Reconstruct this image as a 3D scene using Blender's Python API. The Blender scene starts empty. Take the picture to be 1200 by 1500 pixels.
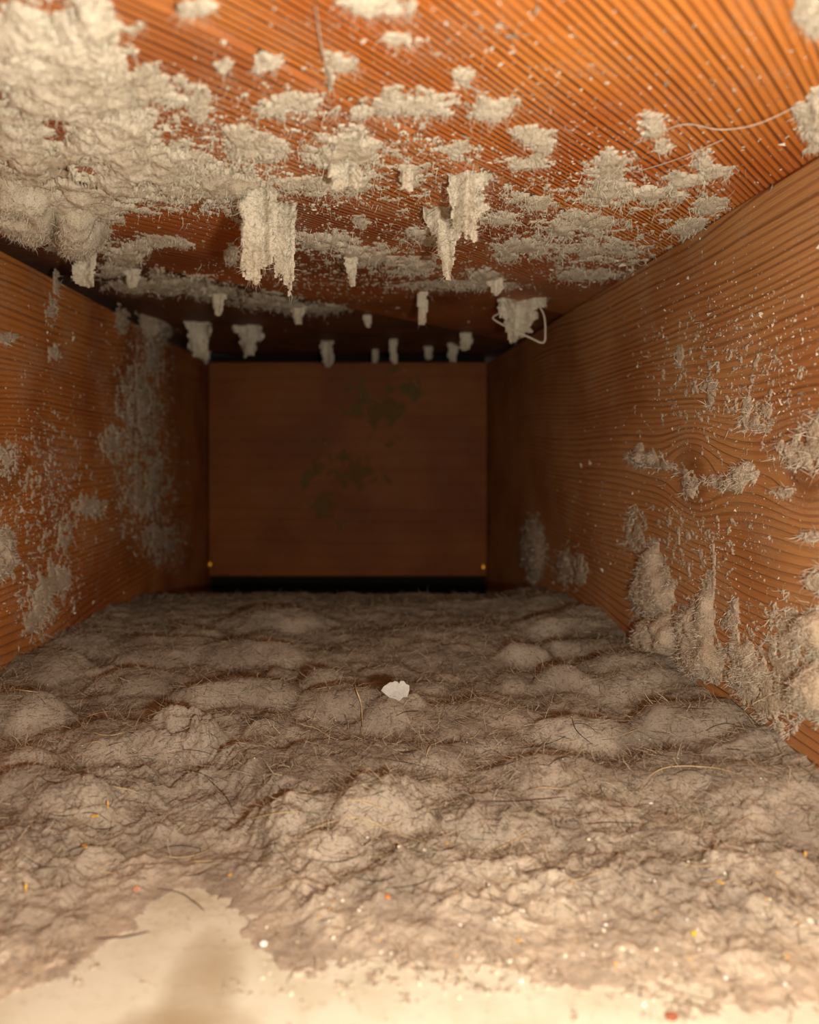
import bpy, math, random
import numpy as np
from mathutils import Vector

# ------------------------------------------------------------------ camera, world, light, exposure
sc = bpy.context.scene
COL = sc.collection
F = 1125.0                     # focal length in pixels of the 1200x1500 frame
VX, VY = 525.0, 650.0          # where the duct's long edges converge in the frame
CZ = 0.145                     # lens height above the duct floor
XL, XR = -0.197, 0.170         # inner faces of the two joists
ZC = CZ + 0.107                # underside of the subfloor planks
YB = 1.0                       # face of the end board
YE = 0.715                     # where the duct floor stops and the cavity drops

cam_d = bpy.data.cameras.new('camera')
cam_d.sensor_fit = 'VERTICAL'
cam_d.sensor_height = 36.0
cam_d.lens = 36.0 * F / 1500.0
cam_d.shift_x = (600 - VX) / 1500.0
cam_d.shift_y = (VY - 750) / 1500.0
cam_d.clip_start = 0.005
cam_d.dof.use_dof = True
cam_d.dof.focus_distance = 0.36
cam_d.dof.aperture_fstop = 8.5
cam = bpy.data.objects.new('camera', cam_d)
cam.location = (0, 0, CZ)
cam.rotation_euler = (math.pi / 2, 0, 0)
COL.objects.link(cam)
sc.camera = cam

w = bpy.data.worlds.new('room')
sc.world = w
w.use_nodes = True
w.node_tree.nodes['Background'].inputs[0].default_value = (1.0, 0.93, 0.78, 1)
w.node_tree.nodes['Background'].inputs[1].default_value = 0.10

def lamp(name, loc, energy, radius, color):
    l = bpy.data.lights.new(name, 'POINT')
    l.energy = energy; l.shadow_soft_size = radius; l.color = color
    o = bpy.data.objects.new(name, l); o.location = loc
    COL.objects.link(o)
    return o
lamp('phone_torch', (0.050, 0.02, CZ - 0.030), 3.5, 0.007, (1.0, 0.975, 0.89))
lamp('fill_lamp', (0.10, -0.55, CZ + 0.05), 0.42, 0.10, (1.0, 0.95, 0.85))  # unseen fill lamp added behind the camera

vs = sc.view_settings
vs.view_transform = 'Standard'
try: vs.look = 'None'
except Exception: pass
vs.gamma = 1.0
vs.use_curve_mapping = False
vs.exposure = 0.0
sc.cycles.diffuse_bounces = 2
sc.cycles.glossy_bounces = 1
sc.cycles.max_bounces = 3

# ------------------------------------------------------------------ numeric helpers
rng = np.random.default_rng(7)
random.seed(7)
_P = np.random.default_rng(3).permutation(512)
_P = np.concatenate([_P, _P, _P])
_G = np.stack([np.cos(np.arange(512) * 2.39996), np.sin(np.arange(512) * 2.39996)], 1)

def noise(x, y):
    x = np.asarray(x, float); y = np.asarray(y, float)
    xi = np.floor(x).astype(int); yi = np.floor(y).astype(int)
    xf = x - xi; yf = y - yi
    u = xf * xf * xf * (xf * (xf * 6 - 15) + 10); v = yf * yf * yf * (yf * (yf * 6 - 15) + 10)
    def g(ix, iy, dx, dy):
        h = _P[(_P[ix & 511] + iy) & 511]
        gr = _G[h]
        return gr[..., 0] * dx + gr[..., 1] * dy
    a = g(xi, yi, xf, yf); b = g(xi + 1, yi, xf - 1, yf)
    c = g(xi, yi + 1, xf, yf - 1); d = g(xi + 1, yi + 1, xf - 1, yf - 1)
    return 1.5 * ((a + (b - a) * u) * (1 - v) + (c + (d - c) * u) * v)

def fbm(x, y, octv=4, gain=0.5, ridged=False):
    s = 0; a = 1.0; t = 0
    for i in range(octv):
        n = noise(x * 2 ** i + 17.3 * i, y * 2 ** i - 9.1 * i)
        if ridged: n = 1 - 2.2 * np.abs(n)
        s = s + a * n; t += a; a *= gain
    return s / t

def blur(A, r, it=2):
    for _ in range(it):
        for ax in (0, 1):
            pad = [(0, 0), (0, 0)]; pad[ax] = (r + 1, r)
            c = np.cumsum(np.pad(A, pad, mode='edge'), axis=ax)
            n = A.shape[ax]
            A = (np.take(c, np.arange(2 * r + 1, 2 * r + 1 + n), ax) - np.take(c, np.arange(n), ax)) / (2 * r + 1)
    return A

def smooth(e0, e1, x):
    t = np.clip((x - e0) / (e1 - e0), 0, 1)
    return t * t * (3 - 2 * t)

# planks lie at about 50 degrees across the joists
PD = np.array([0.643, 0.766]); PN = np.array([-0.766, 0.643])
SEAM0, PW = 0.156, 0.1275
PLANK_UP = {-2: 0.0, -1: 0.0, 0: 0.0, 1: 0.0, 2: 0.003, 3: 0.010, 4: 0.011, 5: 0.011}
def plank_index(x, y):
    return np.floor((x * PN[0] + y * PN[1] - SEAM0) / PW).astype(int) + 1
def ceil_z(x, y):
    k = np.clip(plank_index(x, y), -2, 5)
    lut = np.array([PLANK_UP[i] for i in range(-2, 6)])
    return ZC + lut[k + 2]

def unproject(surf, px, py):
    """point of a duct surface seen at a pixel of the photograph -> world coordinates"""
    px = np.asarray(px, float); py = np.asarray(py, float)
    dx = (px - VX) / F; dz = (VY - py) / F
    if surf == 'ceiling':
        Y = (ZC - CZ) / np.maximum(dz, 0.05)
        for _ in range(2):
            Y = (ceil_z(dx * Y, Y) - CZ) / np.maximum(dz, 0.05)
    elif surf == 'left': Y = XL / np.minimum(dx, -0.03)
    elif surf == 'right': Y = XR / np.maximum(dx, 0.03)
    elif surf == 'back': Y = np.full(px.shape, YB)
    elif surf == 'floor': Y = -CZ / np.minimum(dz, -0.03)
    Y = np.minimum(Y, 1.3)
    return np.stack([dx * Y, Y, CZ + dz * Y], -1)
NORMAL = {'ceiling': (0, 0, -1), 'left': (1, 0, 0), 'right': (-1, 0, 0), 'back': (0, -1, 0), 'floor': (0, 0, 1)}
AXES = {'ceiling': (0, 1), 'left': (1, 2), 'right': (1, 2), 'back': (0, 2), 'floor': (0, 1)}

def make_mesh(name, verts, faces, mats, mat_ids=None, smooth_shade=True):
    """verts (n,3); faces = list of int arrays (m,3) or (m,4)"""
    me = bpy.data.meshes.new(name)
    verts = np.asarray(verts, np.float32)
    me.vertices.add(len(verts)); me.vertices.foreach_set('co', verts.ravel())
    loops = np.concatenate([f.ravel() for f in faces]).astype(np.int32)
    sizes = np.concatenate([np.full(len(f), f.shape[1]) for f in faces]).astype(np.int32)
    starts = np.concatenate([[0], np.cumsum(sizes)[:-1]]).astype(np.int32)
    me.loops.add(len(loops)); me.loops.foreach_set('vertex_index', loops)
    me.polygons.add(len(sizes)); me.polygons.foreach_set('loop_start', starts)
    try: me.polygons.foreach_set('loop_total', sizes)
    except Exception: pass
    if mat_ids is not None:
        me.polygons.foreach_set('material_index', np.asarray(mat_ids, np.int32))
    me.polygons.foreach_set('use_smooth', np.full(len(sizes), smooth_shade, bool))
    for m in mats: me.materials.append(m)
    me.update(calc_edges=True); me.validate()
    return me

def link(name, me, label=None, cat=None, group=None, kind=None, parent=None):
    o = bpy.data.objects.new(name, me); COL.objects.link(o)
    if parent: o.parent = parent
    if label: o['label'] = label
    if cat: o['category'] = cat
    if group: o['group'] = group
    if kind: o['kind'] = kind
    return o

def recentre(o):
    """put the object's origin at its own centre"""
    me = o.data
    n = len(me.vertices); co = np.empty(n * 3, np.float32); me.vertices.foreach_get('co', co)
    co = co.reshape(-1, 3); c = (co.min(0) + co.max(0)) / 2
    me.vertices.foreach_set('co', (co - c).ravel()); me.update()
    o.location = [float(t) for t in c]

def fibres(roots, normals, length, width, r, lift=0.7, curl=0.8, flat=1.0):
    """thin bent lint fibres: 5 verts, one quad and one tri each"""
    n = len(roots)
    def unit(v): return v / (np.linalg.norm(v, axis=1, keepdims=True) + 1e-9)
    L = length * r.uniform(0.4, 1.3, (n, 1))
    d1 = unit(normals * lift * r.uniform(0.2, 1.2, (n, 1)) + r.normal(0, 0.6, (n, 3)) * (1, 1, flat))
    d2 = unit(d1 + curl * r.normal(0, 0.6, (n, 3)) * (1, 1, flat))
    side = unit(np.cross(d1, r.normal(0, 1, (n, 3)))) * width * r.uniform(0.6, 1.3, (n, 1))
    p0 = roots; p1 = p0 + d1 * L * 0.5; p2 = p1 + d2 * L * 0.5
    v = np.stack([p0 - side, p0 + side, p1 - side * .8, p1 + side * .8, p2], 1).reshape(-1, 3)
    i = np.arange(n)[:, None] * 5
    q = np.concatenate([i, i + 1, i + 3, i + 2], 1)
    t = np.concatenate([i + 2, i + 3, i + 4], 1)
    return v, q, t

def tube(pts, rad, sides=5, taper=0.3):
    pts = np.asarray(pts, float); n = len(pts)
    tan = np.gradient(pts, axis=0); tan /= np.linalg.norm(tan, axis=1, keepdims=True) + 1e-9
    ref = np.array([0.31, 0.52, 0.79]); a = np.cross(tan, ref); a /= np.linalg.norm(a, axis=1, keepdims=True)
    b = np.cross(tan, a)
    th = np.arange(sides) * 2 * math.pi / sides
    rr = rad * (taper + (1 - taper) * np.sin(np.linspace(0.15, math.pi - 0.15, n)))
    v = pts[:, None, :] + rr[:, None, None] * (np.cos(th)[None, :, None] * a[:, None, :] + np.sin(th)[None, :, None] * b[:, None, :])
    idx = np.arange(n * sides).reshape(n, sides)
    nx = np.roll(idx, -1, 1)
    q = np.stack([idx[:-1], nx[:-1], nx[1:], idx[1:]], -1).reshape(-1, 4)
    return v.reshape(-1, 3), q

def spline(ctrl, n=24):
    ctrl = np.asarray(ctrl, float)
    c = np.concatenate([[2 * ctrl[0] - ctrl[1]], ctrl, [2 * ctrl[-1] - ctrl[-2]]])
    out = []
    segs = len(ctrl) - 1
    for s in range(segs):
        p0, p1, p2, p3 = c[s:s + 4]
        t = np.linspace(0, 1, max(3, n // segs), endpoint=(s == segs - 1))[:, None]
        out.append(0.5 * (2 * p1 + (p2 - p0) * t + (2 * p0 - 5 * p1 + 4 * p2 - p3) * t ** 2 + (3 * p1 - p0 - 3 * p2 + p3) * t ** 3))
    return np.concatenate(out)

# ------------------------------------------------------------------ materials
def srgb(r, g, b):
    return tuple(((c / 255) / 12.92 if c / 255 <= 0.04045 else ((c / 255 + 0.055) / 1.055) ** 2.4) for c in (r, g, b)) + (1.0,)

class NT:
    def __init__(s, name):
        s.m = bpy.data.materials.new(name); s.m.use_nodes = True
        s.t = s.m.node_tree; s.b = s.t.nodes['Principled BSDF']
    def new(s, typ): return s.t.nodes.new(typ)
    def put(s, sock, v):
        if v is None: return
        if hasattr(v, 'is_output') or isinstance(v, bpy.types.NodeSocket): s.t.links.new(v, sock)
        else: sock.default_value = v
    def math(s, op, a, b=None, c=None):
        n = s.new('ShaderNodeMath'); n.operation = op
        s.put(n.inputs[0], a); s.put(n.inputs[1], b); s.put(n.inputs[2], c)
        return n.outputs[0]
    def noise(s, vec, scale, detail=3, rough=0.55):
        n = s.new('ShaderNodeTexNoise'); s.put(n.inputs['Vector'], vec)
        n.inputs['Scale'].default_value = scale; n.inputs['Detail'].default_value = detail; n.inputs['Roughness'].default_value = rough
        return n.outputs[0]
    def xyz(s, x, y, z):
        n = s.new('ShaderNodeCombineXYZ'); s.put(n.inputs[0], x); s.put(n.inputs[1], y); s.put(n.inputs[2], z); return n.outputs[0]
    def ramp(s, f, stops):
        n = s.new('ShaderNodeValToRGB'); s.put(n.inputs[0], f)
        e = n.color_ramp.elements
        while len(e) < len(stops): e.new(0.5)
        for i, (p, c) in enumerate(stops): e[i].position = p; e[i].color = c
        return n.outputs[0]
    def mix(s, f, a, b, mode='MIX'):
        n = s.new('ShaderNodeMix'); n.data_type = 'RGBA'; n.blend_type = mode
        s.put(n.inputs[0], f); s.put(n.inputs[6], a); s.put(n.inputs[7], b); return n.outputs[2]
    def step(s, v, lo, hi):
        n = s.new('ShaderNodeMapRange'); n.interpolation_type = 'SMOOTHSTEP'
        s.put(n.inputs[0], v); n.inputs[1].default_value = lo; n.inputs[2].default_value = hi
        return n.outputs[0]
    def bump(s, h, strength, dist):
        n = s.new('ShaderNodeBump'); s.put(n.inputs['Height'], h)
        n.inputs['Strength'].default_value = strength; n.inputs['Distance'].default_value = dist
        s.t.links.new(n.outputs[0], s.b.inputs['Normal'])

def wood(name, along, across, light, mid, dark, freq, knots=(), line=0.6, dust=0.3, warp=0.010, rough=0.6, arch=None, relief=0.0006):
    """sawn softwood: growth lines along one axis, bent round knots, dusted with fine specks"""
    N = NT(name)
    tc = N.new('ShaderNodeTexCoord'); geo = tc.outputs['Object']
    sep = N.new('ShaderNodeSeparateXYZ'); N.t.links.new(geo, sep.inputs[0])
    u = sep.outputs[along]; v = sep.outputs[across]
    g = v; heart = None
    for (uk, vk, B, c, a, b) in knots:
        du = N.math('SUBTRACT', u, uk); dv = N.math('SUBTRACT', v, vk)
        th = N.math('TANH', N.math('DIVIDE', dv, c))
        e1 = N.math('POWER', N.math('DIVIDE', du, a), 2.0); e2 = N.math('POWER', N.math('DIVIDE', dv, b), 2.0)
        ex = N.math('EXPONENT', N.math('MULTIPLY', N.math('ADD', e1, e2), -1.0))
        g = N.math('SUBTRACT', g, N.math('MULTIPLY', N.math('MULTIPLY', th, ex), B))
        if B > 0: heart = ex if heart is None else N.math('MAXIMUM', heart, ex)
    w1 = N.noise(N.xyz(N.math('MULTIPLY', u, 3.5), N.math('MULTIPLY', v, 14.0), 0.37), 1.0, 1)
    w2 = N.noise(N.xyz(N.math('MULTIPLY', u, 14.0), N.math('MULTIPLY', v, 60.0), 1.7), 1.0, 1)
    g = N.math('ADD', g, N.math('MULTIPLY', N.math('SUBTRACT', w1, 0.5), warp * 3.0))
    g = N.math('ADD', g, N.math('MULTIPLY', N.math('SUBTRACT', w2, 0.5), warp * 0.25))
    ph = N.math('MULTIPLY', g, freq)
    fr = N.math('FRACT', ph)
    # each growth ring has its own strength
    wn = N.new('ShaderNodeTexWhiteNoise'); wn.noise_dimensions = '1D'
    N.t.links.new(N.math('FLOOR', ph), wn.inputs['W'])
    late = N.math('MULTIPLY', N.step(fr, 0.45, 0.88), N.math('SUBTRACT', 1.0, N.step(fr, 0.90, 1.0)))
    late = N.math('MULTIPLY', late, N.math('ADD', 0.45, N.math('MULTIPLY', wn.outputs[0], 0.55)))
    fine = N.noise(N.xyz(N.math('MULTIPLY', u, 40.0), N.math('MULTIPLY', v, 1400.0), 0.0), 1.0, 2, 0.6)
    blot = N.noise(geo, 11.0, 1)
    colr = N.mix(N.step(blot, 0.35, 0.68), light, mid)
    colr = N.mix(N.math('MULTIPLY', late, line), colr, dark)
    colr = N.mix(N.math('MULTIPLY', N.step(fine, 0.45, 0.75), 0.28), colr, dark)
    if heart is not None:    # darker resinous heart of a knot
        colr = N.mix(N.math('MULTIPLY', N.step(heart, 0.55, 0.97), 0.55), colr, dark)
    # settled dust: fine powder specks with patches of their own
    d1 = N.noise(geo, 900.0, 1, 0.7); d2 = N.noise(geo, 34.0, 3, 0.6)
    dm = N.math('MULTIPLY', N.step(d1, 0.55, 0.70), N.step(d2, 0.44, 0.66))
    film = N.math('MULTIPLY', N.step(d2, 0.45, 0.75), 0.22)
    dm = N.math('MULTIPLY', N.math('MAXIMUM', dm, film), dust)
    colr = N.mix(dm, colr, srgb(205, 190, 165))
    N.t.links.new(colr, N.b.inputs['Base Color'])
    N.b.inputs['Roughness'].default_value = rough
    N.b.inputs['Specular IOR Level'].default_value = 0.3
    h = N.math('ADD', N.math('MULTIPLY', late, -1.0), N.math('ADD', N.math('MULTIPLY', fine, 0.25), N.math('MULTIPLY', dm, 0.8)))
    N.bump(h, 0.8, relief)
    return N.m

def lint(name, pale, mid, dark, scale=220.0, bump=0.0006, mouth_light=False):
    N = NT(name)
    geo = N.new('ShaderNodeTexCoord').outputs['Object']
    a = N.noise(geo, scale, 3, 0.7); b = N.noise(geo, scale * 0.16, 1, 0.5); c = N.noise(geo, scale * 5.5, 1, 0.6)
    colr = N.mix(N.step(b, 0.35, 0.68), pale, mid)
    colr = N.mix(N.math('MULTIPLY', N.step(a, 0.52, 0.78), 0.38), colr, dark)
    colr = N.mix(N.math('MULTIPLY', N.step(c, 0.50, 0.75), 0.50), colr, dark)
    if mouth_light:      # paler toward the mouth: torch brightness painted into the lint colour, mottled like powder
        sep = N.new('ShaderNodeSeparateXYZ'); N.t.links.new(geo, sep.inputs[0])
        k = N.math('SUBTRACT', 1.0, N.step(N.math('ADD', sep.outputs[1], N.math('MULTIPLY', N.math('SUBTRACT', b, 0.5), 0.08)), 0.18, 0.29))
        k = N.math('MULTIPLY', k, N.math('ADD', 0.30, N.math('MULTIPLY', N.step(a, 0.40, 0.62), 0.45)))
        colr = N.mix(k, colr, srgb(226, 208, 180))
    N.t.links.new(colr, N.b.inputs['Base Color'])
    N.b.inputs['Roughness'].default_value = 0.95
    N.b.inputs['Specular IOR Level'].default_value = 0.0
    N.bump(N.math('ADD', N.math('MULTIPLY', a, 0.35), c), 0.8, bump)
    return N.m

def fibre_mat(name, stops):
    N = NT(name)
    g = N.new('ShaderNodeNewGeometry')
    colr = N.ramp(g.outputs['Random Per Island'], stops)
    N.t.links.new(colr, N.b.inputs['Base Color'])
    N.b.inputs['Roughness'].default_value = 0.8
    N.b.inputs['Specular IOR Level'].default_value = 0.1
    return N.m

def plain(name, c, rough=0.8, c2=None, scale=300.0, metallic=0.0):
    N = NT(name)
    geo = N.new('ShaderNodeTexCoord').outputs['Object']
    n = N.noise(geo, scale, 3)
    N.t.links.new(N.mix(N.step(n, 0.35, 0.7), c, c2 or tuple(x * 0.8 for x in c[:3]) + (1,)), N.b.inputs['Base Color'])
    N.b.inputs['Roughness'].default_value = rough; N.b.inputs['Metallic'].default_value = metallic
    return N.m

# right joist: two knots; left joist: one knot low down near the opening
W_RIGHT = wood('right_joist_wood', 1, 2, srgb(206, 148, 92), srgb(182, 120, 68), srgb(112, 60, 26), 260.0,
               knots=((0.392, 0.128, 0.014, 0.010, 0.030, 0.030), (0.292, 0.136, 0.012, 0.009, 0.022, 0.024), (0.33, 0.06, -0.010, 0.03, 0.10, 0.04)),
               line=0.38, dust=0.5, relief=0.0009)
W_LEFT = wood('left_joist_wood', 1, 2, srgb(198, 124, 60), srgb(164, 92, 42), srgb(96, 46, 16), 260.0,
              knots=((0.425, 0.128, 0.020, 0.012, 0.055, 0.028),), line=0.52, dust=0.55, relief=0.0007)
W_BACK = wood('end_board_wood', 0, 2, srgb(156, 86, 22), srgb(136, 70, 16), srgb(104, 50, 12), 60.0, line=0.25, dust=0.12, relief=0.0003)
PLANK_MATS = [
    wood('plank_wood_orange', 0, 1, srgb(222, 138, 62), srgb(204, 112, 44), srgb(120, 52, 16), 380.0, line=0.58, dust=0.35, warp=0.007, relief=0.0014),
    wood('plank_wood_red', 0, 1, srgb(200, 122, 62), srgb(168, 92, 46), srgb(110, 46, 16), 330.0, line=0.32, dust=0.6, warp=0.008, relief=0.0012),
    wood('plank_wood_shaded', 0, 1, srgb(128, 72, 34), srgb(100, 54, 26), srgb(56, 28, 12), 170.0, line=0.4, dust=0.25, relief=0.0006),  # far planks: shade of the recess painted into the wood colour
    wood('plank_wood_brown', 0, 1, srgb(184, 104, 46), srgb(142, 74, 30), srgb(70, 30, 10), 170.0, line=0.35, dust=0.30, relief=0.0006),
]
LINT_PALE = lint('pale_lint', srgb(228, 214, 190), srgb(208, 192, 166), srgb(152, 132, 106), 240.0)
LINT_GREY = lint('grey_lint', srgb(172, 160, 142), srgb(147, 135, 119), srgb(88, 78, 68), 200.0, bump=0.0003, mouth_light=True)
LINT_DIM = lint('dull_lint', srgb(124, 100, 62), srgb(128, 94, 52), srgb(120, 80, 40), 120.0)
LINT_WALL = lint('joist_lint', srgb(208, 188, 162), srgb(190, 168, 142), srgb(138, 114, 92), 240.0)
FIB_PALE = fibre_mat('pale_fibre', [(0.0, srgb(232, 222, 200)), (0.7, srgb(206, 190, 164)), (1.0, srgb(130, 108, 84))])
FIB_GREY = fibre_mat('grey_fibre', [(0.0, srgb(206, 190, 160)), (0.35, srgb(160, 144, 120)), (0.75, srgb(100, 86, 70)), (1.0, srgb(44, 36, 30))])
HAIR_PALE = plain('pale_hair', srgb(216, 190, 142), 0.5)
HAIR_DARK = plain('dark_hair', srgb(64, 46, 34), 0.5)
WEB = plain('cobweb_thread', srgb(214, 196, 172), 0.8)
CHIP = plain('white_paint', srgb(250, 247, 238), 0.6, srgb(238, 233, 220), 400)
STRAW = plain('wood_sliver', srgb(226, 178, 92), 0.6)
CRUMB = plain('plaster_crumb', srgb(244, 234, 208), 0.6)
BRASSY = plain('brassy_metal', srgb(232, 160, 60), 0.35, metallic=0.9)

def floor_mat():
    N = NT('duct_floor_board')
    geo = N.new('ShaderNodeTexCoord').outputs['Object']
    a = N.noise(geo, 16.0, 4, 0.55); b = N.noise(geo, 260.0, 4, 0.65); c = N.noise(geo, 46.0, 3)
    colr = N.mix(N.step(c, 0.4, 0.7), srgb(228, 225, 202), srgb(214, 209, 182))
    # worn brown smears near the mouth of the duct
    sep = N.new('ShaderNodeSeparateXYZ'); N.t.links.new(geo, sep.inputs[0])
    for (x0, y0, rx, ry) in ((-0.042, 0.205, 0.0085, 0.020), (-0.050, 0.186, 0.011, 0.010), (-0.032, 0.184, 0.008, 0.010), (0.035, 0.184, 0.016, 0.006)):
        e = N.math('ADD', N.math('POWER', N.math('DIVIDE', N.math('SUBTRACT', sep.outputs[0], x0), rx), 2.0),
                   N.math('POWER', N.math('DIVIDE', N.math('SUBTRACT', sep.outputs[1], y0), ry), 2.0))
        e = N.math('ADD', e, N.math('MULTIPLY', N.math('SUBTRACT', a, 0.5), 5.0))
        colr = N.mix(N.math('MULTIPLY', N.math('SUBTRACT', 1.0, N.step(e, -0.2, 2.2)), 0.5), colr, srgb(150, 124, 84))
    colr = N.mix(N.math('MULTIPLY', N.step(b, 0.54, 0.72), 0.35), colr, srgb(170, 146, 112))
    # grime thickens away from the mouth, where the lint begins
    g = N.step(N.math('ADD', sep.outputs[1], N.math('MULTIPLY', N.math('SUBTRACT', a, 0.5), 0.12)), 0.20, 0.29)
    colr = N.mix(N.math('MULTIPLY', g, N.math('ADD', 0.25, N.math('MULTIPLY', N.step(b, 0.42, 0.6), 0.35))), colr, srgb(160, 140, 112))
    N.t.links.new(colr, N.b.inputs['Base Color'])
    N.b.inputs['Roughness'].default_value = 0.75
    N.bump(b, 0.3, 0.0004)
    return N.m
M_FLOOR = floor_mat()
M_DARK = plain('shade_black', srgb(30, 22, 16), 0.95)  # near-black tone stands in for the shade of the cavity

# ------------------------------------------------------------------ structure
def box(name, lo, hi, mat, bevel=0.0, seg=2, **kw):
    import bmesh
    bm = bmesh.new()
    bmesh.ops.create_cube(bm, size=1.0)
    lo = Vector(lo); hi = Vector(hi); c = (lo + hi) / 2; s = hi - lo
    for v in bm.verts: v.co = Vector((v.co.x * s.x, v.co.y * s.y, v.co.z * s.z)) + c
    if bevel: bmesh.ops.bevel(bm, geom=bm.edges[:], offset=bevel, segments=seg, affect='EDGES', profile=0.5)
    me = bpy.data.meshes.new(name); bm.to_mesh(me); bm.free()
    me.materials.append(mat)
    return link(name, me, **kw)

YN = 0.10     # mouth of the duct
box('wall_left', (XL - 0.038, YN, -0.16), (XL, YB + 0.06, ZC), W_LEFT, 0.0015, kind='structure', label='rough brown wooden joist forming the left side of the duct')
box('wall_right', (XR, YN, -0.16), (XR + 0.038, YB + 0.06, ZC), W_RIGHT, 0.0015, kind='structure', label='grained tan wooden joist with knots on the right side of the duct')
wb = box('wall_back', (XL + 0.0015, YB, CZ - 0.173), (XR - 0.0015, YB + 0.02, ZC - 0.0005), W_BACK, 0.002, kind='structure', label='dark brown board closing the far end of the duct')
box('floor', (XL, YN, -0.013), (XR, YE, 0.0), M_FLOOR, 0.001, kind='structure', label='cream coloured duct floor showing bare at the mouth')
box('cavity_closure_back', (XL, YB + 0.03, -0.16), (XR, YB + 0.05, ZC + 0.0105), M_DARK, kind='structure', label='added dark closure behind the end board')  # added closure, keeps outside light out of the gap round the board
box('cavity_closure_bottom', (XL - 0.038, YE - 0.1, -0.18), (XR + 0.038, YB + 0.06, -0.16), M_DARK, kind='structure', label='added dark closure below the cavity past the duct floor')  # added closure under the cavity, blocks outside light
box('cavity_closure_front', (XL, YE - 0.04, -0.16), (XR, YE - 0.015, -0.013), M_DARK, kind='structure', label='added dark closure under the far edge of the duct floor')  # added to seal the cavity front against outside light
ceiling = box('ceiling', (-0.75, YN - 0.02, ZC + 0.032), (0.75, 1.35, ZC + 0.05), M_DARK, kind='structure', label='subfloor of wide diagonal wooden planks over the duct')  # dark slab added over the planks to stop light leaking through seams
import bmesh
for k in range(-2, 6):
    n0 = SEAM0 + (k - 1) * PW
    bm = bmesh.new(); bmesh.ops.create_cube(bm, size=1.0)
    for v in bm.verts: v.co = Vector((v.co.x * 1.9, v.co.y * (PW - 0.0016), v.co.z * 0.019))
    bmesh.ops.bevel(bm, geom=[e for e in bm.edges if abs(e.verts[0].co.x - e.verts[1].co.x) > 0.5], offset=0.004 if k in (1, 2) else 0.002, segments=3, affect='EDGES', profile=0.5)
    # trim the plank to the run of the ceiling
    me = bpy.data.meshes.new('plank'); bm.to_mesh(me); bm.free()
    me.materials.append(PLANK_MATS[{-2: 0, -1: 0, 0: 0, 1: 1, 2: 3, 3: 2, 4: 2, 5: 2}[k]])
    for p in me.polygons: p.use_smooth = False
    o = link('plank', me, parent=ceiling)
    nc = n0 + PW / 2; s0 = 0.35
    o.location = (PN[0] * nc + PD[0] * s0, PN[1] * nc + PD[1] * s0, ZC + PLANK_UP[k] + 0.0095)
    o.rotation_euler = (0, 0, math.atan2(PD[1], PD[0]))
for (px, py) in ((307, 828), (709, 832)):  # small brassy spots near the end board's lower corners
    bm = bmesh.new(); bmesh.ops.create_uvsphere(bm, u_segments=10, v_segments=6, radius=0.004)
    p = unproject('back', px, py)
    for v in bm.verts: v.co = Vector((v.co.x + p[0], v.co.y * 0.5 + p[1], v.co.z * 1.5 + p[2]))
    me = bpy.data.meshes.new('brassy_spot'); bm.to_mesh(me); bm.free(); me.materials.append(BRASSY)
    link('brassy_spot', me, parent=wb, label='small brassy spot low on the end board')

# ------------------------------------------------------------------ lint blanket on the floor
# rounded rolls of lint: (left, right, crest row, foot row) of each roll as seen in the photograph
ROLLS = [(190, 500, 861, 905), (335, 475, 893, 935), (480, 640, 872, 912), (610, 770, 866, 900), (700, 860, 868, 905), (120, 190, 882, 912),
 (240, 340, 915, 950), (60, 220, 928, 968), (150, 330, 935, 985), (290, 450, 938, 985), (475, 640, 922, 990), (560, 800, 916, 985), (760, 940, 905, 945), (640, 770, 945, 1000),
 (780, 920, 935, 975), (0, 130, 958, 1008), (120, 290, 984, 1030), (250, 455, 998, 1048), (385, 440, 978, 1010), (430, 500, 990, 1030), (735, 805, 957, 985),
 (715, 795, 982, 1018), (850, 1005, 985, 1042), (800, 880, 1000, 1035), (605, 815, 1024, 1095), (800, 925, 1043, 1112), (920, 1105, 1038, 1112), (540, 620, 1030, 1075),
 (-40, 95, 1018, 1080), (75, 265, 1048, 1118), (430, 560, 1012, 1062), (200, 330, 1058, 1105), (360, 445, 1048, 1090), (-40, 60, 1092, 1145), (-20, 180, 1128, 1195),
 (415, 565, 1088, 1145), (555, 705, 1083, 1138), (695, 785, 1078, 1115), (250, 420, 1090, 1140), (700, 900, 1110, 1170), (180, 330, 1160, 1225), (310, 470, 1150, 1215), (470, 640, 1150, 1205),
 (620, 800, 1160, 1215), (880, 1080, 1110, 1170), (1090, 1200, 1092, 1145), (1060, 1260, 1150, 1235), (420, 540, 1250, 1330), (800, 1010, 1235, 1330), (980, 1200, 1230, 1330), (560, 780, 1215, 1290),
 (-30, 150, 1200, 1275), (130, 330, 1215, 1275), (850, 990, 1000, 1020), (-20, 90, 1270, 1350), (1030, 1230, 1310, 1400), (600, 820, 1285, 1365), (880, 1030, 1310, 1390)]
def bare_edge(px):
    xs = [-400, 0, 70, 150, 215, 290, 345, 400, 460, 620, 800, 950, 1100, 1600]
    ys = [1500, 1470, 1425, 1370, 1325, 1300, 1320, 1385, 1420, 1400, 1420, 1445, 1465, 1490]
    return np.interp(px, xs, ys)

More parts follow.
